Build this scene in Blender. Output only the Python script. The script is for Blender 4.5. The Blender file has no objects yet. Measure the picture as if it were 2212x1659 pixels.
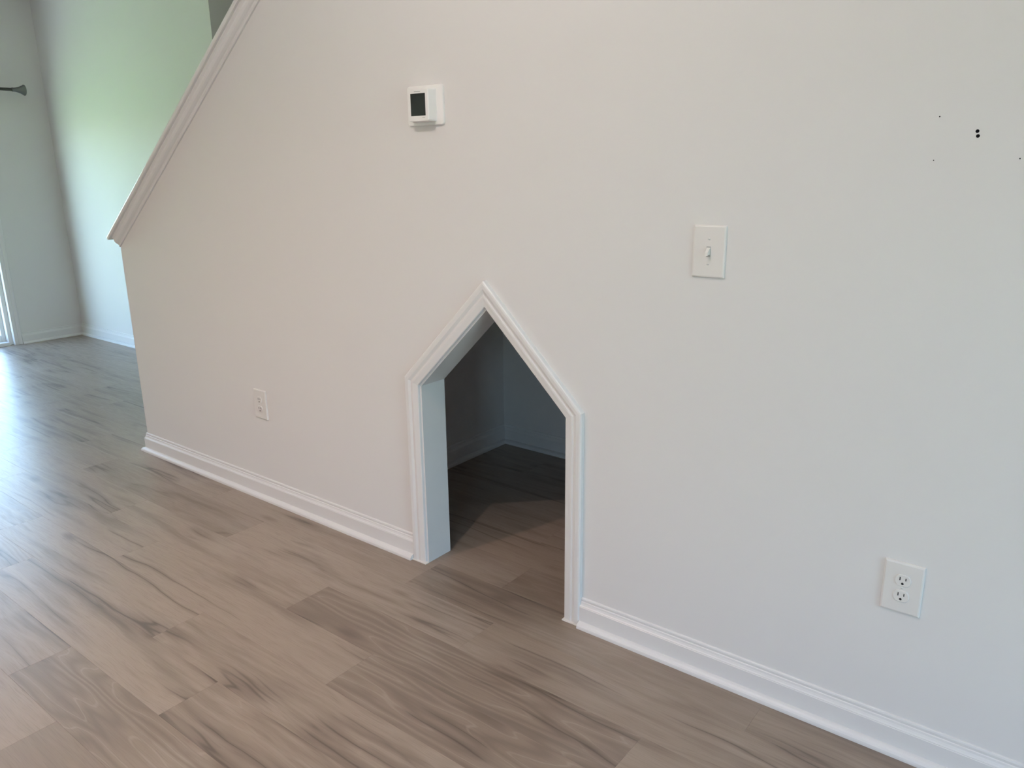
import bpy, bmesh, math, random
from mathutils import Vector, Matrix

random.seed(7)
S = bpy.context.scene
C = S.collection

# ------------------------------------------------------------------ camera
cam_d = bpy.data.cameras.new('camera')
cam = bpy.data.objects.new('camera', cam_d)
C.objects.link(cam)
cam_d.sensor_fit = 'HORIZONTAL'
cam_d.sensor_width = 36.0
cam_d.lens = 1683.69 * 36.0 / 2212.0
cam_d.clip_start = 0.02
rr = Vector((0.78877801, 0.6145619, -0.01195485))
uu = Vector((-0.15596376, 0.21891315, 0.96319901))
ff = Vector((-0.59456249, 0.75788568, -0.26852326))
M3 = Matrix((rr, uu, -ff)).transposed()
cam.matrix_world = Matrix.Translation((0, -1.8, 1.36677)) @ M3.to_4x4()
S.camera = cam

# ------------------------------------------------------------------ view
S.view_settings.view_transform = 'Standard'
S.view_settings.look = 'None'
S.view_settings.gamma = 1.0
S.view_settings.use_curve_mapping = False
S.view_settings.exposure = 0.13
S.cycles.use_denoising = True
S.cycles.max_bounces = 10
S.cycles.diffuse_bounces = 6
S.cycles.sample_clamp_indirect = 6.0

# ------------------------------------------------------------------ sky and sun
SUN_EL, SUN_AZ = math.radians(48), math.radians(3)
w = bpy.data.worlds.new('sky')
S.world = w
w.use_nodes = True
wn = w.node_tree
wn.nodes.clear()
wo = wn.nodes.new('ShaderNodeOutputWorld')
wb = wn.nodes.new('ShaderNodeBackground')
ws = wn.nodes.new('ShaderNodeTexSky')
ws.sky_type = 'NISHITA'
ws.sun_disc = False
ws.sun_elevation = SUN_EL
ws.sun_rotation = SUN_AZ
ws.dust_density = 1.7
wb.inputs['Strength'].default_value = 3.0
wn.links.new(ws.outputs[0], wb.inputs['Color'])
wn.links.new(wb.outputs[0], wo.inputs['Surface'])

sd = bpy.data.lights.new('sun', 'SUN')
sd.energy = 38.0
sd.angle = math.radians(0.6)
sd.color = (1.0, 0.96, 0.9)
so = bpy.data.objects.new('sun', sd)
C.objects.link(so)
# the sun stands behind the house (+Y side), no window faces it
sdir = Vector((math.sin(SUN_AZ) * math.cos(SUN_EL), math.cos(SUN_AZ) * math.cos(SUN_EL), math.sin(SUN_EL)))
so.rotation_euler = sdir.to_track_quat('Z', 'Y').to_euler()
so.location = (0, 8, 9)

LAMP1 = 35.0      # watts of the bulb above the gable opening
FILL_LAMP = 175.0      # watts of the added fill light further back
LAMP_COL = (1.0, 0.885, 0.83)
FILL_COL = (1.0, 0.66, 0.54)

# ------------------------------------------------------------------ dimensions
XF = -7.10      # far wall face
YS = 1.17       # side wall / closet back wall face
XR = 3.30       # right room wall
YB = -3.45      # wall behind the camera
ZC = 2.74       # ceiling
XE = -3.757     # free end of the half wall
WT = 0.112      # half wall thickness
DOOR_Y1, DOOR_Y0, DOOR_Z = 0.622, -1.21, 1.90
WIN_Y0, WIN_Y1, WIN_Z0, WIN_Z1 = -2.70, -0.80, 0.25, 2.00
BW_X0, BW_X1, BW_Z0, BW_Z1 = 0.22, 0.80, 0.40, 1.90      # unseen window added behind the camera for frontal daylight

def portal(name, loc, rot, sx, sy):
    l = bpy.data.lights.new(name, 'AREA')
    l.shape = 'RECTANGLE'; l.size = sx; l.size_y = sy
    l.cycles.is_portal = True
    o = bpy.data.objects.new(name, l); C.objects.link(o)
    o.location = loc; o.rotation_euler = rot
    return o
portal('door_portal', (XF - 0.17, (DOOR_Y0 + DOOR_Y1) / 2, DOOR_Z / 2), (0, -math.pi / 2, 0), DOOR_Z, DOOR_Y1 - DOOR_Y0)
portal('window_portal', (XR + 0.14, (WIN_Y0 + WIN_Y1) / 2, (WIN_Z0 + WIN_Z1) / 2), (0, math.pi / 2, 0), WIN_Z1 - WIN_Z0, WIN_Y1 - WIN_Y0)

portal('added_window_portal', ((BW_X0 + BW_X1) / 2, YB - 0.13, (BW_Z0 + BW_Z1) / 2), (math.pi / 2, 0, 0), BW_X1 - BW_X0, BW_Z1 - BW_Z0)

# ------------------------------------------------------------------ material helpers
def mat(name, col, rough=0.5, spec=0.5, bump=None, metallic=0.0):
    m = bpy.data.materials.new(name); m.use_nodes = True
    nt = m.node_tree; b = nt.nodes['Principled BSDF']
    b.inputs['Base Color'].default_value = (*col, 1)
    b.inputs['Roughness'].default_value = rough
    b.inputs['Specular IOR Level'].default_value = spec
    b.inputs['Metallic'].default_value = metallic
    if bump:
        sc, st, dist = bump
        tc = nt.nodes.new('ShaderNodeTexCoord')
        n = nt.nodes.new('ShaderNodeTexNoise'); n.inputs['Scale'].default_value = sc; n.inputs['Detail'].default_value = 3
        bp = nt.nodes.new('ShaderNodeBump'); bp.inputs['Strength'].default_value = st; bp.inputs['Distance'].default_value = dist
        nt.links.new(tc.outputs['Object'], n.inputs['Vector'])
        nt.links.new(n.outputs['Fac'], bp.inputs['Height'])
        nt.links.new(bp.outputs['Normal'], b.inputs['Normal'])
    return m

M_WALL = mat('wall_paint', (0.660, 0.640, 0.632), 0.75, 0.25, (140, 0.12, 0.001))
M_CEIL = mat('ceiling_paint', (0.82, 0.81, 0.80), 0.9, 0.2, (60, 0.3, 0.002))
M_TRIM = mat('trim_gloss_white', (0.675, 0.660, 0.655), 0.32, 0.5)
M_PLATE = mat('white_plastic', (0.675, 0.650, 0.630), 0.35, 0.5)
M_THERM = mat('thermostat_white_plastic', (0.76, 0.745, 0.735), 0.35, 0.5)
M_SLOT = mat('slot_black', (0.02, 0.02, 0.022), 0.6)
M_HOLE = mat('hole_black', (0.006, 0.006, 0.008), 0.9, 0.1)
M_SCREEN = mat('screen_dark', (0.022, 0.026, 0.025), 0.16, 0.5)
M_MARK = mat('print_grey', (0.28, 0.28, 0.28), 0.6)
M_COLLAR = mat('switch_collar_grey', (0.40, 0.39, 0.38), 0.5)
M_SCREW = mat('screw_white', (0.66, 0.65, 0.63), 0.35, 0.5)
M_ROD = mat('rod_grey_metal', (0.15, 0.16, 0.15), 0.38, 0.5, None, 0.7)
M_VINYL = mat('vinyl_white', (0.75, 0.75, 0.75), 0.4, 0.5)
M_METAL = mat('handle_metal', (0.5, 0.5, 0.5), 0.35, 0.5, None, 0.9)
M_STAIR = mat('stair_carpet', (0.36, 0.34, 0.31), 0.95, 0.1, (400, 0.5, 0.004))
M_CONC = mat('concrete', (0.62, 0.61, 0.58), 0.9, 0.2, (20, 0.2, 0.003))
M_NEUTRAL = mat('neutral_ground_grey', (0.26, 0.26, 0.265), 0.9, 0.2, (30, 0.3, 0.004))  # for the unseen ground added to neutralise the bounce
M_CAULK = mat('caulk_white', (0.72, 0.70, 0.66), 0.5, 0.4)

def glass_mat():
    m = bpy.data.materials.new('window_glass'); m.use_nodes = True
    nt = m.node_tree; nt.nodes.clear()
    o = nt.nodes.new('ShaderNodeOutputMaterial')
    mx = nt.nodes.new('ShaderNodeMixShader'); mx.inputs[0].default_value = 0.07
    t = nt.nodes.new('ShaderNodeBsdfTransparent'); t.inputs[0].default_value = (0.90, 0.965, 0.965, 1)
    g = nt.nodes.new('ShaderNodeBsdfGlossy'); g.inputs['Roughness'].default_value = 0.02
    nt.links.new(t.outputs[0], mx.inputs[1]); nt.links.new(g.outputs[0], mx.inputs[2])
    nt.links.new(mx.outputs[0], o.inputs['Surface'])
    return m
M_GLASS = glass_mat()

def lawn_mat():
    m = bpy.data.materials.new('lawn'); m.use_nodes = True
    nt = m.node_tree; b = nt.nodes['Principled BSDF']
    tc = nt.nodes.new('ShaderNodeTexCoord')
    n = nt.nodes.new('ShaderNodeTexNoise'); n.inputs['Scale'].default_value = 3.0; n.inputs['Detail'].default_value = 8
    r = nt.nodes.new('ShaderNodeValToRGB')
    r.color_ramp.elements[0].color = (0.13, 0.26, 0.055, 1); r.color_ramp.elements[1].color = (0.24, 0.40, 0.11, 1)
    nt.links.new(tc.outputs['Object'], n.inputs['Vector']); nt.links.new(n.outputs['Fac'], r.inputs['Fac'])
    nt.links.new(r.outputs['Color'], b.inputs['Base Color']); b.inputs['Roughness'].default_value = 0.95
    return m
M_LAWN = lawn_mat()

class NB:
    """small node graph builder"""
    def __init__(s, nt): s.nt = nt
    def _in(s, sock, v):
        if isinstance(v, bpy.types.NodeSocket): s.nt.links.new(v, sock)
        elif v is not None: sock.default_value = v
    def math(s, op, a, b=None, c=None, clamp=False):
        n = s.nt.nodes.new('ShaderNodeMath'); n.operation = op; n.use_clamp = clamp
        for i, v in enumerate((a, b, c)): s._in(n.inputs[i], v)
        return n.outputs[0]
    def vec(s, x, y, z):
        n = s.nt.nodes.new('ShaderNodeCombineXYZ')
        for i, v in enumerate((x, y, z)): s._in(n.inputs[i], v)
        return n.outputs[0]
    def noise(s, v, detail=2.0, rough=0.5, dist=0.0, scale=1.0):
        n = s.nt.nodes.new('ShaderNodeTexNoise'); s._in(n.inputs['Vector'], v)
        n.inputs['Scale'].default_value = scale; n.inputs['Detail'].default_value = detail
        n.inputs['Roughness'].default_value = rough; n.inputs['Distortion'].default_value = dist
        return n.outputs['Fac']
    def smooth(s, v, a, b, lo=0.0, hi=1.0):
        n = s.nt.nodes.new('ShaderNodeMapRange'); n.interpolation_type = 'SMOOTHSTEP'
        s._in(n.inputs['Value'], v)
        for k, x in zip(('From Min', 'From Max', 'To Min', 'To Max'), (a, b, lo, hi)): s._in(n.inputs[k], x)
        return n.outputs[0]
    def mix(s, f, a, b):
        n = s.nt.nodes.new('ShaderNodeMix'); n.data_type = 'RGBA'
        s._in(n.inputs[0], f); s._in(n.inputs[6], a); s._in(n.inputs[7], b)
        return n.outputs[2]
    def attr(s, name):
        n = s.nt.nodes.new('ShaderNodeAttribute'); n.attribute_type = 'OBJECT'; n.attribute_name = name
        return n.outputs['Fac']

def wood_mat():
    m = bpy.data.materials.new('vinyl_plank_oak'); m.use_nodes = True
    nt = m.node_tree; b = nt.nodes['Principled BSDF']; g = NB(nt)
    tc = nt.nodes.new('ShaderNodeTexCoord')
    sp = nt.nodes.new('ShaderNodeSeparateXYZ'); nt.links.new(tc.outputs['Object'], sp.inputs[0])
    x, y = sp.outputs[0], sp.outputs[1]
    seed, tone, figure = g.attr('seed'), g.attr('tone'), g.attr('figure')
    # slow waviness of the grain along the board
    wav = g.noise(g.vec(g.math('MULTIPLY', x, 2.6), g.math('MULTIPLY', y, 5.0), seed), 2.5)
    yw = g.math('ADD', y, g.math('MULTIPLY', g.math('SUBTRACT', wav, 0.5), 0.040))
    # broad soft streaks
    st = g.noise(g.vec(g.math('MULTIPLY', x, 1.5), g.math('MULTIPLY', yw, 24.0), g.math('ADD', seed, 3.1)), 3.0, 0.55)
    st2 = g.noise(g.vec(g.math('MULTIPLY', x, 2.4), g.math('MULTIPLY', yw, 45.0), g.math('ADD', seed, 9.7)), 3.0, 0.6)
    fine = g.noise(g.vec(g.math('MULTIPLY', x, 14.0), g.math('MULTIPLY', yw, 330.0), g.math('ADD', seed, 5.3)), 2.0, 0.6)
    cloud = g.noise(g.vec(g.math('MULTIPLY', x, 3.0), g.math('MULTIPLY', y, 6.0), g.math('ADD', seed, 21.0)), 2.0)
    # cathedral figure: contour lines of a stretched height field
    hgt = g.noise(g.vec(g.math('MULTIPLY', x, 0.95), g.math('MULTIPLY', yw, 9.0), g.math('ADD', seed, 13.0)), 1.8, 0.5)
    rings = g.math('PINGPONG', g.math('MULTIPLY', hgt, 11.0), 0.5)
    ring_dark = g.smooth(rings, 0.0, 0.42, 1.0, 0.0)
    ring_line = g.smooth(rings, 0.435, 0.495, 0.0, 1.0)
    # mineral cracks: thin ridges
    cr = g.noise(g.vec(g.math('MULTIPLY', x, 0.62), g.math('MULTIPLY', yw, 9.5), g.math('ADD', seed, 31.0)), 2.5, 0.6, 0.15)
    ridge = g.math('ABSOLUTE', g.math('SUBTRACT', cr, 0.5))
    crack = g.smooth(ridge, 0.0, 0.015, 1.0, 0.0)
    halo = g.smooth(ridge, 0.0, 0.075, 1.0, 0.0)
    cmask = g.smooth(g.noise(g.vec(g.math('MULTIPLY', x, 2.1), g.math('MULTIPLY', y, 4.0), g.math('ADD', seed, 41.0)), 1.0), 0.47, 0.60)
    # knots
    vo = nt.nodes.new('ShaderNodeTexVoronoi'); vo.feature = 'F1'
    nt.links.new(g.vec(g.math('MULTIPLY', x, 2.6), g.math('MULTIPLY', yw, 8.0), g.math('ADD', seed, 2.0)), vo.inputs['Vector'])
    vo.inputs['Scale'].default_value = 1.0
    knot = g.smooth(vo.outputs['Distance'], 0.02, 0.20, 1.0, 0.0)
    kmask = g.smooth(g.noise(g.vec(g.math('MULTIPLY', x, 1.6), 0.0, g.math('ADD', seed, 77.0)), 0.0), 0.50, 0.60)
    LIGHT = (0.335, 0.268, 0.215, 1); MID = (0.240, 0.185, 0.144, 1); DARK = (0.150, 0.112, 0.086, 1)
    base = g.mix(tone, LIGHT, MID)
    s1 = g.smooth(st, 0.44, 0.74, 0.0, 0.78)
    smask = g.smooth(g.noise(g.vec(g.math('MULTIPLY', x, 1.5), g.math('MULTIPLY', y, 7.0), g.math('ADD', seed, 55.0)), 1.0), 0.40, 0.62, 0.18, 1.0)
    base = g.mix(g.math('MULTIPLY', s1, smask), base, (0.160, 0.121, 0.093, 1))
    s2 = g.smooth(st2, 0.50, 0.78, 0.0, 0.50)
    base = g.mix(g.math('MULTIPLY', s2, smask), base, (0.180, 0.138, 0.108, 1))
    base = g.mix(g.smooth(cloud, 0.45, 0.75, 0.0, 0.35), base, (0.375, 0.318, 0.272, 1))
    base = g.mix(g.math('MULTIPLY', g.math('MULTIPLY', ring_dark, figure), 0.48), base, DARK)
    base = g.mix(g.math('MULTIPLY', g.math('MULTIPLY', ring_line, figure), 0.30), base, (0.40, 0.335, 0.275, 1))
    base = g.mix(g.smooth(fine, 0.45, 0.80, 0.0, 0.42), base, (0.175, 0.135, 0.106, 1))
    base = g.mix(g.math('MULTIPLY', g.math('MULTIPLY', halo, cmask), 0.55), base, (0.135, 0.100, 0.078, 1))
    base = g.mix(g.math('MULTIPLY', g.math('MULTIPLY', crack, cmask), 0.72), base, (0.095, 0.07, 0.055, 1))
    base = g.mix(g.math('MULTIPLY', g.math('MULTIPLY', knot, kmask), 0.62), base, (0.12, 0.085, 0.066, 1))
    nt.links.new(base, b.inputs['Base Color'])
    b.inputs['Specular IOR Level'].default_value = 0.5
    nt.links.new(g.smooth(fine, 0.3, 0.8, 0.34, 0.42), b.inputs['Roughness'])
    bp = nt.nodes.new('ShaderNodeBump'); bp.inputs['Strength'].default_value = 0.10; bp.inputs['Distance'].default_value = 0.0006
    nt.links.new(fine, bp.inputs['Height']); nt.links.new(bp.outputs['Normal'], b.inputs['Normal'])
    return m
M_WOOD = wood_mat()

# ------------------------------------------------------------------ mesh helpers
def link(name, bm, m, parent=None, smooth=False):
    bmesh.ops.recalc_face_normals(bm, faces=bm.faces[:])
    me = bpy.data.meshes.new(name); bm.to_mesh(me); bm.free()
    if smooth:
        for f in me.polygons: f.use_smooth = True
    me.materials.append(m)
    o = bpy.data.objects.new(name, me); C.objects.link(o)
    if parent: o.parent = parent
    return o

def empty(name, loc=(0, 0, 0)):
    o = bpy.data.objects.new(name, None); C.objects.link(o)
    o.location = loc; o.empty_display_size = 0.05
    return o

def tag(o, label, cat, group=None):
    o['label'] = label; o['category'] = cat
    if group: o['group'] = group
    return o

def struct(o, label=None):
    o['kind'] = 'structure'
    if label: o['label'] = label
    return o

def add_box(bm, x0, x1, y0, y1, z0, z1):
    vs = [bm.verts.new((x, y, z)) for x in (x0, x1) for y in (y0, y1) for z in (z0, z1)]
    for f in ((0, 1, 3, 2), (4, 6, 7, 5), (0, 4, 5, 1), (2, 3, 7, 6), (0, 2, 6, 4), (1, 5, 7, 3)):
        bm.faces.new([vs[i] for i in f])
    return vs

def box(name, x0, x1, y0, y1, z0, z1, m, parent=None, bevel=0.0, seg=2):
    bm = bmesh.new(); add_box(bm, x0, x1, y0, y1, z0, z1)
    if bevel:
        bmesh.ops.recalc_face_normals(bm, faces=bm.faces[:])
        bmesh.ops.bevel(bm, geom=bm.edges[:], offset=bevel, segments=seg, affect='EDGES', profile=0.5)
    return link(name, bm, m, parent)

def prism(name, pts, y0, y1, m, parent=None):
    """polygon in the X-Z plane pushed from y0 to y1"""
    bm = bmesh.new()
    a = [bm.verts.new((x, y0, z)) for x, z in pts]; b = [bm.verts.new((x, y1, z)) for x, z in pts]
    bm.faces.new(a); bm.faces.new(b[::-1])
    n = len(pts)
    for i in range(n): bm.faces.new((a[i], b[i], b[(i + 1) % n], a[(i + 1) % n]))
    bmesh.ops.recalc_face_normals(bm, faces=bm.faces[:])
    bmesh.ops.triangulate(bm, faces=[f for f in bm.faces if len(f.verts) > 4])
    return link(name, bm, m, parent)

def loft(name, rings, m, parent=None, smooth=False, closed=True):
    """rings of equal point count, capped at both ends"""
    bm = bmesh.new()
    R = [[bm.verts.new(p) for p in r] for r in rings]
    n = len(rings[0])
    for a, b in zip(R[:-1], R[1:]):
        for i in range(n): bm.faces.new((a[i], a[(i + 1) % n], b[(i + 1) % n], b[i]))
    bm.faces.new(R[0]); bm.faces.new(R[-1][::-1])
    return link(name, bm, m, parent, smooth)

def run(name, prof, a, b, out, m, parent=None, ma=0.0, mb=0.0):
    """moulding along a straight floor line a->b; prof = (protrusion, z); out = unit normal; ma/mb = mitre slope along the run"""
    a = Vector(a); b = Vector(b); out = Vector(out); t = (b - a).normalized()
    ra = [a + out * d + Vector((0, 0, z)) + t * (-ma * d) for d, z in prof]
    rb = [b + out * d + Vector((0, 0, z)) + t * (mb * d) for d, z in prof]
    return loft(name, [ra, rb], m, parent)

def lathe(bm, prof, n, origin, axis):
    axis = Vector(axis).normalized(); q = axis.to_track_quat('Z', 'Y')
    rings = []
    for r, h in prof:
        rings.append([bm.verts.new(Vector(origin) + q @ Vector((r * math.cos(2 * math.pi * i / n), r * math.sin(2 * math.pi * i / n), h))) for i in range(n)])
    for a, b in zip(rings[:-1], rings[1:]):
        for i in range(n): bm.faces.new((a[i], a[(i + 1) % n], b[(i + 1) % n], b[i]))
    bm.faces.new(rings[0][::-1]); bm.faces.new(rings[-1])

# ------------------------------------------------------------------ the shell
ROW0, PW, PL = -0.155, 0.172, 1.20
floor = box('floor', XF - 0.1, XR + 0.05, YB - 0.05, 3.05, -0.12, -0.006, M_CONC)
struct(floor, 'grey-brown oak-look vinyl plank floor')

# wall with the gable opening and the sloping top
OC, OH, OE, OA = -1.507, 0.300, 0.662, 0.957       # casing sight edge: centre, half width, eave, apex
def gable(off):
    """gable outline grown outwards by off (negative: inwards)"""
    k = math.tan(math.radians(22.5))
    return [(OC - OH - off, 0.0), (OC - OH - off, OE + off * k), (OC, OA + off * math.sqrt(2)), (OC + OH + off, OE + off * k), (OC + OH + off, 0.0)]
SL = 0.7235
def low(x): return 1.031 + SL * (x + 3.745)         # lower edge of the cap moulding
DV = 0.050
JT = 0.016; REV = -0.007
rough = gable(REV + JT)
xt = -3.745 + (ZC - 1.031 - DV) / SL
main = prism('wall_main', [(XE, 0)] + rough + [(XR, 0), (XR, ZC), (xt, ZC), (XE, low(XE) + DV)], 0.0, WT, M_WALL)
struct(main, 'warm grey half wall with sloping top and a gable-shaped opening')

OUTW = 0.14
def wall_box(name, *a, m=M_WALL, label=None):
    return struct(box(name, *a, m), label)
# far wall with the sliding door
bm = bmesh.new()
add_box(bm, XF - OUTW, XF, DOOR_Y1, YS + 0.12, 0, ZC)
add_box(bm, XF - OUTW, XF, YB, DOOR_Y0, 0, ZC)
add_box(bm, XF - OUTW, XF, DOOR_Y0, DOOR_Y1, DOOR_Z, ZC)
struct(link('wall_far', bm, M_WALL), 'far grey wall with the sliding glass door')
XH = -4.643     # where the side wall turns into the hall
wall_box('wall_side', XF, XH, YS, YS + 0.12, 0, ZC, label='pale wall right of the far corner')
wall_box('wall_hall_left', XH - 0.12, XH, YS + 0.12, 3.0, 0, ZC, label='shaded hall wall above the sloping cap')
wall_box('wall_hall_back', XH - 0.12, -3.6, 3.0, 3.12, 0, ZC)
wall_box('wall_hall_right', -3.72, -3.6, YS + 0.12, 3.0, 0, ZC)
wall_box('wall_stair', -3.72, XR, YS, YS + 0.12, 0, ZC, label='wall behind the staircase')
XN = -2.385
wall_box('wall_closet_left', XN - 0.1, XN, WT, YS, 0, 0.88, label='dark inner wall of the closet under the stairs')
wall_box('wall_closet_right', -0.30, -0.20, WT, YS, 0, 2.36)
bm = bmesh.new()
add_box(bm, XF - OUTW, BW_X0, YB - 0.12, YB, 0, ZC); add_box(bm, BW_X1, XR + OUTW, YB - 0.12, YB, 0, ZC)
add_box(bm, BW_X0, BW_X1, YB - 0.12, YB, 0, BW_Z0); add_box(bm, BW_X0, BW_X1, YB - 0.12, YB, BW_Z1, ZC)
struct(link('wall_back', bm, M_WALL))
bm = bmesh.new()
add_box(bm, XR, XR + OUTW, YB, WIN_Y0, 0, ZC); add_box(bm, XR, XR + OUTW, WIN_Y1, YS + 0.12, 0, ZC)
add_box(bm, XR, XR + OUTW, WIN_Y0, WIN_Y1, 0, WIN_Z0); add_box(bm, XR, XR + OUTW, WIN_Y0, WIN_Y1, WIN_Z1, ZC)
struct(link('wall_right', bm, M_WALL))
# ceiling with the stairwell opening, and the stairwell above it
SW0, SW1 = -2.9, -0.15
bm = bmesh.new()
add_box(bm, XF - OUTW, XR + OUTW, YB - 0.12, WT, ZC, ZC + 0.2)
add_box(bm, XF - OUTW, SW0, WT, 3.12, ZC, ZC + 0.2)
add_box(bm, SW1, XR + OUTW, WT, YS + 0.12, ZC, ZC + 0.2)
add_box(bm, SW0, SW1, YS, YS + 0.12, ZC, ZC + 0.2)
struct(link('ceiling', bm, M_CEIL))
bm = bmesh.new()
add_box(bm, SW0 - 0.1, SW1 + 1.2, WT - 0.1, WT, ZC + 0.2, 5.1); add_box(bm, SW0 - 0.1, SW1 + 1.2, YS, YS + 0.1, ZC + 0.2, 5.1)
add_box(bm, SW0 - 0.1, SW0, WT, YS, ZC + 0.2, 5.1); add_box(bm, SW1 + 1.1, SW1 + 1.2, WT, YS, ZC + 0.2, 5.1)
add_box(bm, SW0 - 0.1, SW1 + 1.2, WT - 0.1, YS + 0.1, 5.1, 5.2)
struct(link('wall_stairwell', bm, M_WALL))

# outside
struct(box('ground', -60, 40, -60, 60, -0.40, -0.16, M_LAWN), 'green lawn outside')
struct(box('patio', XF - 1.35, XF - 0.14, -2.6, 1.6, -0.16, -0.08, M_CONC), 'concrete patio outside the door')

struct(prism('neutral_ground', [(-3.5, -16), (XR + 12, -16), (XR + 12, 3), (XR + 0.14, 3), (XR + 0.14, YB - 0.12), (-3.5, YB - 0.12)], 0, 0.08, M_NEUTRAL), 'grey ground added outside to keep bounced daylight neutral')  # unseen, added so the lawn does not tint the daylight green
_d = bpy.data.objects['neutral_ground']; _d.data.transform(Matrix(((1, 0, 0, 0), (0, 0, 1, 0), (0, 1, 0, -0.16), (0, 0, 0, 1)))); _d.data.flip_normals()

# ------------------------------------------------------------------ floor planks
known = {-1: -1.482, 0: -0.565, 1: -1.370, 2: -0.760, 3: -1.551, 4: -3.355, 5: -3.001, 6: -2.302, 7: -1.990}
dark = {(7, -3.19): (0.35, 0.15), (6, -3.502): (0.35, 0.2), (1, -1.37): (0.40, 0.2), (1, -2.57): (0.08, 0.1), (2, -3.16): (0.15, 0.1), (3, -2.751): (0.15, 0.15), (3, -0.351): (0.4, 0.3), (4, -3.355): (0.15, 0.1), (4, -2.155): (0.3, 0.35),
        (5, -1.801): (0.45, 0.6), (4, -0.955): (0.3, 0.2), (6, -1.102): (0.3, 0.1), (0, -2.965): (0.3, 0.1), (-1, -2.682): (0.25, 0.1), (1, -4.97): (0.2, 0.1), (3, -3.951): (0.2, 0.1), (2, -4.36): (0.2, 0.2),
        (0, -1.765): (0.75, 0.45), (2, -1.96): (0.85, 1.0), (3, -1.551): (0.85, 1.0), (6, -2.302): (0.75, 1.0), (1, -3.77): (0.7, 0.3),
        (-1, -1.482): (0.9, 0.5), (7, -1.99): (0.9, 0.2), (5, -3.0): (0.15, 0.1), (2, -0.76): (0.5, 0.15), (0, -0.565): (0.55, 0.3)}
GAP, PT = 0.0001, 0.006
plank_mesh = {}
def get_plank(L, W):
    key = (round(L, 4), round(W, 4))
    if key not in plank_mesh:
        c = 0.0003
        hx, hy = L / 2 - GAP, W / 2 - GAP
        bm = bmesh.new()
        lo = [bm.verts.new((sx * hx, sy * hy, -PT)) for sx, sy in ((-1, -1), (1, -1), (1, 1), (-1, 1))]
        md = [bm.verts.new((sx * hx, sy * hy, -c * 0.6)) for sx, sy in ((-1, -1), (1, -1), (1, 1), (-1, 1))]
        hi = [bm.verts.new((sx * (hx - c), sy * (hy - c), 0)) for sx, sy in ((-1, -1), (1, -1), (1, 1), (-1, 1))]
        bm.faces.new(hi); bm.faces.new(lo[::-1])
        for a, b in ((lo, md), (md, hi)):
            for i in range(4): bm.faces.new((a[i], a[(i + 1) % 4], b[(i + 1) % 4], b[i]))
        bmesh.ops.recalc_face_normals(bm, faces=bm.faces[:])
        me = bpy.data.meshes.new('plank'); bm.to_mesh(me); bm.free(); me.materials.append(M_WOOD)
        plank_mesh[key] = me
    return plank_mesh[key]

rnd = random.Random(11)
k = -17
while True:
    ytop = ROW0 + PW * (1 - k); ybot = ytop - PW
    if ytop < YB + 0.02: break
    y0, y1 = max(ybot, YB), ytop
    # what part of the row lies indoors
    if ytop <= YS + 0.12: xa, xb = XF, XR
    else: xa, xb = XH, -3.72
    j = known.get(k, None)
    if j is None: j = rnd.uniform(-1.2, 0)
    while j > xa: j -= PL
    while j < xb:
        a, b = max(j, xa), min(j + PL, xb)
        if b - a > 0.02 and y1 - y0 > 0.02:
            o = bpy.data.objects.new('plank', get_plank(b - a, y1 - y0)); C.objects.link(o)
            o.parent = floor
            o.location = ((a + b) / 2, (y0 + y1) / 2, 0.0)
            rp = random.Random(k * 1000 + int(round((j - known.get(k, 0.0)) / PL)) * 7 + 5)
            tone, fig = rp.choice([(0.0, 0.0), (0.1, 0.1), (0.25, 0.05), (0.35, 0.25), (0.5, 0.4), (0.15, 0.6)])
            for (kr, kx), v in dark.items():
                if kr == k and abs(kx - j) < 0.05: tone, fig = v
            o['tone'] = float(tone); o['figure'] = float(fig); o['seed'] = float(rp.uniform(0, 400))
        j += PL
    k += 1

# ------------------------------------------------------------------ gable opening trim
CAS = [(0.0, 0.0), (0.0, 0.0085), (0.002, 0.0105), (0.010, 0.0118), (0.020, 0.0140), (0.0245, 0.0140), (0.0275, 0.0127), (0.031, 0.0127),
       (0.034, 0.0142), (0.040, 0.0168), (0.050, 0.0175), (0.0545, 0.0165), (0.0575, 0.0135), (0.0575, 0.0)]
t1 = struct(empty('trim_1', (OC, 0, 0)), 'white moulded casing around the gable-shaped opening')
def casing_leg(i):
    r = [[], []]
    for a, d in CAS:
        g = gable(a)
        for e in (0, 1):
            x, z = g[i + e]; r[e].append((x - OC, -d, z))
    return loft('casing', r, M_TRIM, t1)
for i in range(4): casing_leg(i)
gi, go = gable(REV), gable(REV + JT)
for i in range(4):
    pts = [gi[i], gi[i + 1], go[i + 1], go[i]]
    prism('jamb', [(x - OC, z) for x, z in pts], -0.0008, WT + 0.001, M_TRIM, t1)
# thin caulk lines at the foot of the casings
for x0, x1 in ((OC - OH - 0.0585, OC - OH + 0.008), (OC + OH - 0.004, OC + OH + 0.0585)):
    box('caulk_line', x0 - OC, x1 - OC, -0.0195, -0.002, 0.0, 0.0035, M_CAULK, t1)

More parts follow.
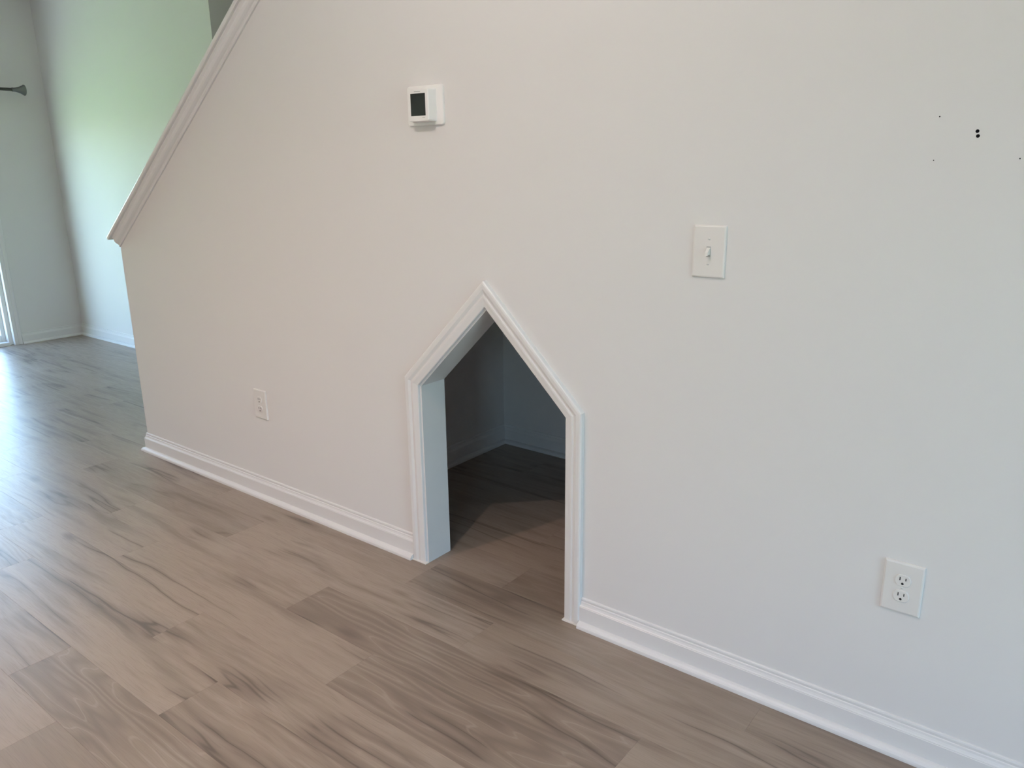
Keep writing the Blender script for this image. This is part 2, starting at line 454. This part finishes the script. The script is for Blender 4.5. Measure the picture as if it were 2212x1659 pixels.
# ------------------------------------------------------------------ baseboards
BASE = [(0.0, 0.0), (0.0140, 0.0), (0.0140, 0.0660), (0.0128, 0.0675), (0.0132, 0.0690), (0.0105, 0.0725), (0.0085, 0.0770), (0.0075, 0.0820), (0.0055, 0.0835), (0.0060, 0.0900),
        (0.0050, 0.0935), (0.0030, 0.0950), (0.0, 0.0950)]
SHOE = [(0.0140, 0.0), (0.0310, 0.0), (0.0310, 0.0045), (0.0300, 0.0095), (0.0270, 0.0140), (0.0225, 0.0172), (0.0180, 0.0190), (0.0140, 0.0195)]
def baseboard(name, a, b, out, ma=0.0, mb=0.0, label=None, trim_end=0.0):
    o = run(name, BASE, a, b, out, M_TRIM, None, ma, mb)
    run('shoe_moulding', SHOE, a, b, out, M_TRIM, o, ma, mb)
    return struct(o, label)
CL, CR = OC - OH - 0.0575, OC + OH + 0.0575
baseboard('baseboard_main_left', (XE, 0, 0), (CL, 0, 0), (0, -1, 0), 1.0, 0.0, 'white baseboard left of the gable opening')
baseboard('baseboard_main_right', (CR, 0, 0), (XR, 0, 0), (0, -1, 0), 0.0, 0.0, 'white baseboard right of the gable opening')
baseboard('baseboard_end', (XE, WT, 0), (XE, 0, 0), (-1, 0, 0), 0.0, 1.0)
baseboard('baseboard_far', (XF, DOOR_Y1 + 0.0585, 0), (XF, YS, 0), (1, 0, 0), 0.0, -1.0, 'white baseboard beside the sliding door')
baseboard('baseboard_side', (XF, YS, 0), (XH, YS, 0), (0, -1, 0), -1.0, 0.0, 'white baseboard under the pale side wall')
baseboard('baseboard_closet_left', (XN, WT, 0), (XN, YS, 0), (1, 0, 0), 0.0, -1.0, 'dim baseboard on the left inside the closet')
baseboard('baseboard_closet_back', (XN, YS, 0), (-0.30, YS, 0), (0, -1, 0), -1.0, 0.0, 'dim baseboard at the back of the closet')
baseboard('baseboard_hall', (XH, YS, 0), (XH, 3.0, 0), (1, 0, 0))

# ------------------------------------------------------------------ sloping cap of the half wall
t2 = struct(empty('trim_2', (XE, 0, low(XE))), 'white sloping cap with ogee moulding on the half wall')
ang = math.atan(SL); ux, uz = math.cos(ang), math.sin(ang)
ox, oz = XE, low(XE)
OGEE = [(0.0, 0.0), (0.0065, 0.0), (0.0080, 0.0020), (0.0080, 0.0060), (0.0110, 0.0095), (0.0165, 0.0125), (0.0225, 0.0165), (0.0265, 0.0225), (0.0285, 0.0290), (0.0320, 0.0325), (0.0345, 0.0345), (0.0345, 0.0406), (0.0, 0.0406)]
BRD = [(-0.0440, 0.0406), (-0.0465, 0.0430), (-0.0475, 0.0480), (-0.0475, 0.0510), (-0.0455, 0.0560), (-0.0425, 0.0585)]
x_end = xt + 0.02
def slope_pt(x, perp, y):
    """point at x along the wall on the line raised by perp above the moulding's lower edge"""
    return (x - ox, y, low(x) + perp / ux - oz)
for side, nm in ((0, 'ogee_moulding'), (1, 'ogee_moulding')):
    rs = []
    for xe in (XE + 0.003, x_end):
        ring = []
        for d, h in OGEE:
            x = xe
            yy = -d if side == 0 else WT + d
            ring.append(slope_pt(x, h, yy))
        rs.append(ring)
    loft(nm, rs, M_TRIM, t2)
# board on top: square (perpendicular) cut at its lower end
full = BRD + [(WT - y, h) for y, h in BRD[::-1]]
r0, r1 = [], []
for y, h in full:
    bx, bz = -3.742 - 0.0406 * uz, 0.0
    # perpendicular cut: start from base point on the low line, go up the normal
    s0x = -3.752; px = s0x - h * uz; pz = low(s0x) + h * ux
    r0.append((px - ox, y, pz - oz))
    s1x = x_end; px = s1x - h * uz; pz = low(s1x) + h * ux
    r1.append((px - ox, y, pz - oz))
loft('cap_board', [r0, r1], M_TRIM, t2)

# ------------------------------------------------------------------ staircase behind the half wall
st = struct(empty('stairs', (-3.90, WT, 0)), 'staircase hidden behind the half wall')
RUN, RISE = 0.26, 0.1885
for i in range(14):
    x0 = i * RUN
    box('riser', x0, x0 + (RUN if i < 5 else 0.02), 0.004, YS - WT - 0.004, 0.0 if i < 5 else i * RISE, (i + 1) * RISE - 0.03, M_TRIM, st)
    box('tread', x0 - 0.025, x0 + RUN + 0.02, 0.004, YS - WT - 0.004, (i + 1) * RISE - 0.03, (i + 1) * RISE, M_STAIR, st, 0.008, 2)
# sloping soffit under the stairs (closet ceiling)
sof = prism('soffit', [(1.38, 0.86), (1.38, 0.885), (3.7, 0.885 + 2.32 * SL), (3.7, 0.86 + 2.32 * SL)], 0.002, YS - WT - 0.002, M_CEIL, st)

# ------------------------------------------------------------------ sliding door in the far wall
d1 = struct(empty('door_1', (XF, 0, 0)), 'white sliding glass door, brightly lit from outside')
fx0, fx1 = -0.125, -0.035
for y0, y1 in ((DOOR_Y1 - 0.030, DOOR_Y1), (DOOR_Y0, DOOR_Y0 + 0.030)):
    box('frame_jamb', fx0, fx1, y0, y1, 0, DOOR_Z, M_VINYL, d1, 0.003)
box('frame_head', fx0, fx1, DOOR_Y0 + 0.03, DOOR_Y1 - 0.03, DOOR_Z - 0.03, DOOR_Z, M_VINYL, d1, 0.003)
box('sill', fx0, -0.005, DOOR_Y0 + 0.03, DOOR_Y1 - 0.03, 0.0, 0.028, M_VINYL, d1, 0.003)
ym = (DOOR_Y0 + DOOR_Y1) / 2
for n_, (ya, yb, xa, xb) in enumerate(((ym - 0.03, DOOR_Y1 - 0.03, -0.115, -0.083), (DOOR_Y0 + 0.03, ym + 0.03, -0.080, -0.048))):
    z0, z1 = 0.028, DOOR_Z - 0.03
    pan = box('door_panel', xa, xb, ya, ya + 0.045, z0, z1, M_VINYL, d1, 0.003)
    for nm, q in (('stile', (xa, xb, yb - 0.030, yb, z0, z1)), ('bottom_rail', (xa, xb, ya + 0.045, yb - 0.030, z0, z0 + 0.052)), ('top_rail', (xa, xb, ya + 0.045, yb - 0.030, z1 - 0.05, z1))):
        box(nm, *q, M_VINYL, pan, 0.003)
    xc = (xa + xb) / 2
    box('pane', xc - 0.003, xc + 0.003, ya + 0.042, yb - 0.027, z0 + 0.049, z1 - 0.047, M_GLASS, pan)
    if n_ == 1:
        box('handle', xb, xb + 0.03, ya + 0.012, ya + 0.034, 0.85, 1.10, M_METAL, pan, 0.006)
# casing of the door, on the room side
for y0, y1 in ((DOOR_Y1, DOOR_Y1 + 0.0575), (DOOR_Y0 - 0.0575, DOOR_Y0)):
    cl = [(yy, d) for yy, d in CAS]
    s = 1 if y0 > 0 else -1
    base = DOOR_Y1 if s > 0 else DOOR_Y0
    loft('casing', [[(d, base + s * a, 0.0) for a, d in CAS], [(d, base + s * a, DOOR_Z + a) for a, d in CAS]], M_TRIM, d1)
loft('casing', [[(d, DOOR_Y0 - a, DOOR_Z + a) for a, d in CAS], [(d, DOOR_Y1 + a, DOOR_Z + a) for a, d in CAS]], M_TRIM, d1)

# window in the right wall, behind the photographer's right shoulder
w1 = struct(empty('window_1', (XR, 0, 0)), 'white sash window in the right wall')
for q in ((WIN_Y0, WIN_Y0 + 0.05, WIN_Z0, WIN_Z1), (WIN_Y1 - 0.05, WIN_Y1, WIN_Z0, WIN_Z1), (WIN_Y0 + 0.05, WIN_Y1 - 0.05, WIN_Z0, WIN_Z0 + 0.05),
          (WIN_Y0 + 0.05, WIN_Y1 - 0.05, WIN_Z1 - 0.05, WIN_Z1), (WIN_Y0 + 0.05, WIN_Y1 - 0.05, (WIN_Z0 + WIN_Z1) / 2 - 0.025, (WIN_Z0 + WIN_Z1) / 2 + 0.025)):
    box('window_frame', 0.05, 0.11, q[0], q[1], q[2], q[3], M_VINYL, w1, 0.003)
box('pane', 0.077, 0.083, WIN_Y0 + 0.045, WIN_Y1 - 0.045, WIN_Z0 + 0.045, WIN_Z1 - 0.045, M_GLASS, w1)
box('window_sill', -0.03, 0.05, WIN_Y0 - 0.04, WIN_Y1 + 0.04, WIN_Z0 - 0.02, WIN_Z0, M_TRIM, w1, 0.004)

# unseen window, added to light the main wall and closet from the front
w2 = struct(empty('added_window', (0, YB, 0)), 'sash window added behind the camera for frontal daylight')
for q in ((BW_X0, BW_X0 + 0.05, BW_Z0, BW_Z1), (BW_X1 - 0.05, BW_X1, BW_Z0, BW_Z1), (BW_X0 + 0.05, BW_X1 - 0.05, BW_Z0, BW_Z0 + 0.05),
          (BW_X0 + 0.05, BW_X1 - 0.05, BW_Z1 - 0.05, BW_Z1), (BW_X0 + 0.05, BW_X1 - 0.05, (BW_Z0 + BW_Z1) / 2 - 0.025, (BW_Z0 + BW_Z1) / 2 + 0.025)):
    box('window_frame', q[0], q[1], -0.10, -0.05, q[2], q[3], M_VINYL, w2, 0.003)
box('pane', BW_X0 + 0.045, BW_X1 - 0.045, -0.078, -0.072, BW_Z0 + 0.045, BW_Z1 - 0.045, M_GLASS, w2)
box('window_sill', BW_X0 - 0.04, BW_X1 + 0.04, -0.05, 0.03, BW_Z0 - 0.02, BW_Z0, M_TRIM, w2, 0.004)

# ------------------------------------------------------------------ ceiling lamp (its own light) and an added fill light, above the frame
def ceiling_lamp(x, y, watts, col, label):
    lamp = empty('ceiling_lamp', (x, y, ZC))
    tag(lamp, label, 'lamp')
    bm = bmesh.new(); lathe(bm, [(0.06, 0.0), (0.06, -0.012), (0.045, -0.024), (0.022, -0.03), (0.022, -0.055)], 28, (0, 0, 0), (0, 0, 1))
    link('lamp_base', bm, M_TRIM, lamp, True)
    mb = bpy.data.materials.new('bulb_glass'); mb.use_nodes = True
    bb = mb.node_tree.nodes['Principled BSDF']; bb.inputs['Base Color'].default_value = (0.9, 0.88, 0.85, 1)
    bb.inputs['Emission Color'].default_value = (*col, 1); bb.inputs['Emission Strength'].default_value = 3.0
    bm = bmesh.new(); lathe(bm, [(0.013, -0.055), (0.016, -0.066), (0.026, -0.082), (0.030, -0.098), (0.027, -0.113), (0.018, -0.124), (0.004, -0.128)], 20, (0, 0, 0), (0, 0, 1))
    link('bulb', bm, mb, lamp, True)
    pl = bpy.data.lights.new('bulb_light', 'POINT'); pl.energy = watts; pl.color = col; pl.shadow_soft_size = 0.014
    po = bpy.data.objects.new('bulb_light', pl); C.objects.link(po); po.parent = lamp; po.location = (0, 0, -0.18)
ceiling_lamp(-1.27, -1.40, LAMP1, LAMP_COL, 'warm ceiling lamp nearest the gable opening')
dl = empty('fill_downlight', (-2.55, -2.45, ZC))  # unseen fill, added to brighten the left and lower main wall
tag(dl, 'added fill downlight, out of view in the ceiling at the back of the room', 'lamp')
bm = bmesh.new(); lathe(bm, [(0.085, 0.0), (0.085, -0.003), (0.078, -0.006), (0.060, -0.006), (0.058, -0.001)], 32, (0, 0, 0), (0, 0, 1))
link('trim_ring', bm, M_TRIM, dl, True)
ml = bpy.data.materials.new('fill_lens'); ml.use_nodes = True
bl = ml.node_tree.nodes['Principled BSDF']; bl.inputs['Emission Color'].default_value = (*FILL_COL, 1); bl.inputs['Emission Strength'].default_value = 3.0
bm = bmesh.new(); lathe(bm, [(0.058, -0.0062), (0.056, -0.0075), (0.002, -0.008)], 28, (0, 0, 0), (0, 0, 1)); link('lens', bm, ml, dl, True)
sl = bpy.data.lights.new('fill_beam', 'SPOT'); sl.energy = FILL_LAMP; sl.color = FILL_COL; sl.shadow_soft_size = 0.05
sl.spot_size = math.radians(150); sl.spot_blend = 1.0
sb = bpy.data.objects.new('fill_beam', sl); C.objects.link(sb); sb.parent = dl; sb.location = (0, 0, -0.07)

# ------------------------------------------------------------------ thermostat
th = empty('thermostat', (-1.725, 0, 1.5465))
tag(th, 'white thermostat with a dark screen on the grey wall', 'thermostat')
def round_plate(bm, w, h, y0, y1, rad, inset, n=5, cx=0, cz=0, inset_y=None):
    """rounded rectangle plate standing off the wall; front edge eased by inset"""
    def ring(ww, hh, rr_, y):
        pts = []
        for sx, sz, a0 in ((1, 1, 0), (-1, 1, 90), (-1, -1, 180), (1, -1, 270)):
            for i in range(n + 1):
                a = math.radians(a0 + 90 * i / n)
                pts.append(bm.verts.new((cx + sx * (ww / 2 - rr_) + rr_ * math.cos(a), y, cz + sz * (hh / 2 - rr_) + rr_ * math.sin(a))))
        return pts
    iy = inset if inset_y is None else inset_y
    e = inset
    rs = [ring(w, h, rad, y0), ring(w, h, rad, y1 + iy), ring(w - e * 0.6, h - e * 0.6, max(rad - e * 0.3, 0.0005), y1 + iy * 0.3), ring(w - 2 * e, h - 2 * e, max(rad - e, 0.0004), y1)]
    m_ = len(rs[0])
    for a, b in zip(rs[:-1], rs[1:]):
        for i in range(m_): bm.faces.new((a[i], a[(i + 1) % m_], b[(i + 1) % m_], b[i]))
    bm.faces.new(rs[0]); bm.faces.new(rs[-1][::-1])
bm = bmesh.new(); round_plate(bm, 0.148, 0.114, 0.0, -0.0075, 0.010, 0.003)
link('wall_plate', bm, M_THERM, th)
# body with drafted sides
bm = bmesh.new()
def rr_ring(bm, w, h, rad, y, cx=0.0, cz=0.0, n=4):
    pts = []
    for sx, sz, a0 in ((1, 1, 0), (-1, 1, 90), (-1, -1, 180), (1, -1, 270)):
        for i in range(n + 1):
            a = math.radians(a0 + 90 * i / n)
            pts.append(bm.verts.new((cx + sx * (w / 2 - rad) + rad * math.cos(a), y, cz + sz * (h / 2 - rad) + rad * math.sin(a))))
    return pts
R_ = [rr_ring(bm, 0.094, 0.097, 0.007, -0.0075), rr_ring(bm, 0.092, 0.095, 0.007, -0.014), rr_ring(bm, 0.085, 0.0925, 0.006, -0.0335), rr_ring(bm, 0.082, 0.0905, 0.005, -0.0360), rr_ring(bm, 0.077, 0.086, 0.004, -0.0368)]
for a, b in zip(R_[:-1], R_[1:]):
    for i in range(len(a)): bm.faces.new((a[i], a[(i + 1) % len(a)], b[(i + 1) % len(a)], b[i]))
bm.faces.new(R_[0]); bm.faces.new(R_[-1][::-1])
body = link('body', bm, M_THERM, th)
box('screen', -0.0300, 0.0300, -0.0374, -0.0360, -0.0305, 0.0325, M_SCREEN, th, 0.0004, 1)['label'] = 'dark display'
box('print_mark', -0.0145, 0.0110, -0.0371, -0.0365, 0.0368, 0.0384, M_MARK, body)
box('print_mark', 0.0160, 0.0270, -0.0371, -0.0365, -0.0372, -0.0360, M_MARK, body)

# ------------------------------------------------------------------ switch and outlets
PWID, PHGT = 0.0845, 0.126
def plate(parent, holes=None):
    bm = bmesh.new(); round_plate(bm, PWID, PHGT, 0.0, -0.0065, 0.0025, 0.0045, 3, inset_y=0.0035)
    return link('plate', bm, M_PLATE, parent)
def screw(parent, z, r=0.0032, y=-0.0065):
    bm = bmesh.new(); lathe(bm, [(r, 0.0), (r, 0.0006), (r * 0.7, 0.0011), (r * 0.2, 0.0012)], 14, (0, y, z), (0, -1, 0))
    s_ = link('screw', bm, M_SCREW, parent)
    box('slot', -r * 0.8, r * 0.8, y - 0.0014, y - 0.0009, z - 0.0004, z + 0.0004, M_MARK, s_)
sw = empty('light_switch', (-0.797, 0, 1.163))
tag(sw, 'white toggle light switch on the grey wall', 'switch')
plate(sw)
screw(sw, 0.030); screw(sw, -0.030)
bm = bmesh.new()
box('toggle_collar', -0.0056, 0.0056, -0.0072, -0.006, -0.0125, 0.0125, M_COLLAR, sw, 0.0004, 1)
tg = [[(-0.0042, -0.0065, -0.0075), (0.0042, -0.0065, -0.0075), (0.0046, -0.0065, 0.0100), (-0.0046, -0.0065, 0.0100)],
      [(-0.0036, -0.0130, -0.0070), (0.0036, -0.0130, -0.0070), (0.0036, -0.0130, 0.0045), (-0.0036, -0.0130, 0.0045)],
      [(-0.0034, -0.0200, -0.0090), (0.0034, -0.0200, -0.0090), (0.0034, -0.0185, -0.0010), (-0.0034, -0.0185, -0.0010)]]
loft('toggle', tg, M_PLATE, sw)

def outlet(x, z, label):
    o = empty('wall_outlet', (x, 0, z))
    tag(o, label, 'outlet', 'duplex outlets on the grey wall')
    plate(o)
    for s in (1, -1):
        cz = s * 0.0195
        # face: round with flat top and bottom
        bm = bmesh.new()
        def fr(R, hz, y):
            pts = []
            for i in range(28):
                a = 2 * math.pi * i / 28
                pts.append(bm.verts.new((R * math.cos(a), y, cz + max(-hz, min(hz, R * math.sin(a))))))
            return pts
        rg = [fr(0.0180, 0.0150, -0.0060), fr(0.0172, 0.0142, -0.0062), fr(0.0168, 0.0138, -0.0082), fr(0.0158, 0.0130, -0.0087)]
        for a, b in zip(rg[:-1], rg[1:]):
            for i in range(28): bm.faces.new((a[i], a[(i + 1) % 28], b[(i + 1) % 28], b[i]))
        bm.faces.new(rg[0]); bm.faces.new(rg[-1][::-1])
        f = link('receptacle', bm, M_PLATE, o)
        box('slot', -0.0072, -0.0050, -0.0091, -0.0080, cz + 0.0005, cz + 0.0085, M_SLOT, f)
        box('slot', 0.0052, 0.0072, -0.0091, -0.0080, cz + 0.0015, cz + 0.0080, M_SLOT, f)
        bm = bmesh.new(); lathe(bm, [(0.0028, 0.0), (0.0028, 0.0011)], 16, (0, -0.0080, cz - 0.0072), (0, -1, 0))
        link('ground_hole', bm, M_SLOT, f)
    screw(o, 0.0, 0.0026)
    return o
outlet(-0.283, 0.429, 'white outlet low on the wall, right of the gable opening')
outlet(-2.740, 0.427, 'white outlet low on the wall, left of the gable opening')

# ------------------------------------------------------------------ holes left in the wall at the right
def hole(name, x, z, r, label):
    bm = bmesh.new()
    n = 16
    # shallow collar with a sunken black disc
    o1 = [bm.verts.new((r * 1.25 * math.cos(2 * math.pi * i / n), -0.0002, r * 1.25 * math.sin(2 * math.pi * i / n))) for i in range(n)]
    o2 = [bm.verts.new((r * math.cos(2 * math.pi * i / n), -0.0008, r * math.sin(2 * math.pi * i / n))) for i in range(n)]
    o3 = [bm.verts.new((r * 0.9 * math.cos(2 * math.pi * i / n), -0.0003, r * 0.9 * math.sin(2 * math.pi * i / n))) for i in range(n)]
    for a, b in ((o1, o2), (o2, o3)):
        for i in range(n): bm.faces.new((a[i], a[(i + 1) % n], b[(i + 1) % n], b[i]))
    bm.faces.new(o3)
    o = link(name, bm, M_HOLE, main); o.location = (x, 0, z)
    o['label'] = label
hole('screw_hole', -0.262, 1.4222, 0.0027, 'upper of two dark screw holes')
hole('screw_hole', -0.260, 1.4132, 0.0027, 'lower of two dark screw holes')
hole('nail_hole', -0.331, 1.452, 0.0010, 'tiny nail hole')
hole('nail_hole', -0.332, 1.369, 0.0008, 'tiny nail hole')
hole('nail_hole', -0.185, 1.370, 0.0010, 'tiny nail hole')

# ------------------------------------------------------------------ curtain rod above the sliding door
cr = empty('curtain_rod', (XF + 0.09, 0.87, 1.990))
tag(cr, 'dark grey curtain rod with flared finial on the far wall', 'curtain rod')
bm = bmesh.new(); lathe(bm, [(0.0115, -2.45), (0.0115, 0.032)], 20, (0, 0, 0), (0, 1, 0)); link('rod', bm, M_ROD, cr, True)
bm = bmesh.new(); lathe(bm, [(0.0135, 0.026), (0.015, 0.030), (0.015, 0.038), (0.0145, 0.043), (0.018, 0.062), (0.025, 0.084), (0.035, 0.104), (0.041, 0.112), (0.041, 0.117), (0.034, 0.119)], 24, (0, 0, 0), (0, 1, 0))
link('finial', bm, M_ROD, cr, True)
for yb in (-0.16, -2.25):
    bm = bmesh.new(); lathe(bm, [(0.022, -0.0895), (0.022, -0.084), (0.007, -0.080), (0.007, -0.010)], 18, (0, yb, 0), (1, 0, 0))
    link('bracket', bm, M_ROD, cr, True)
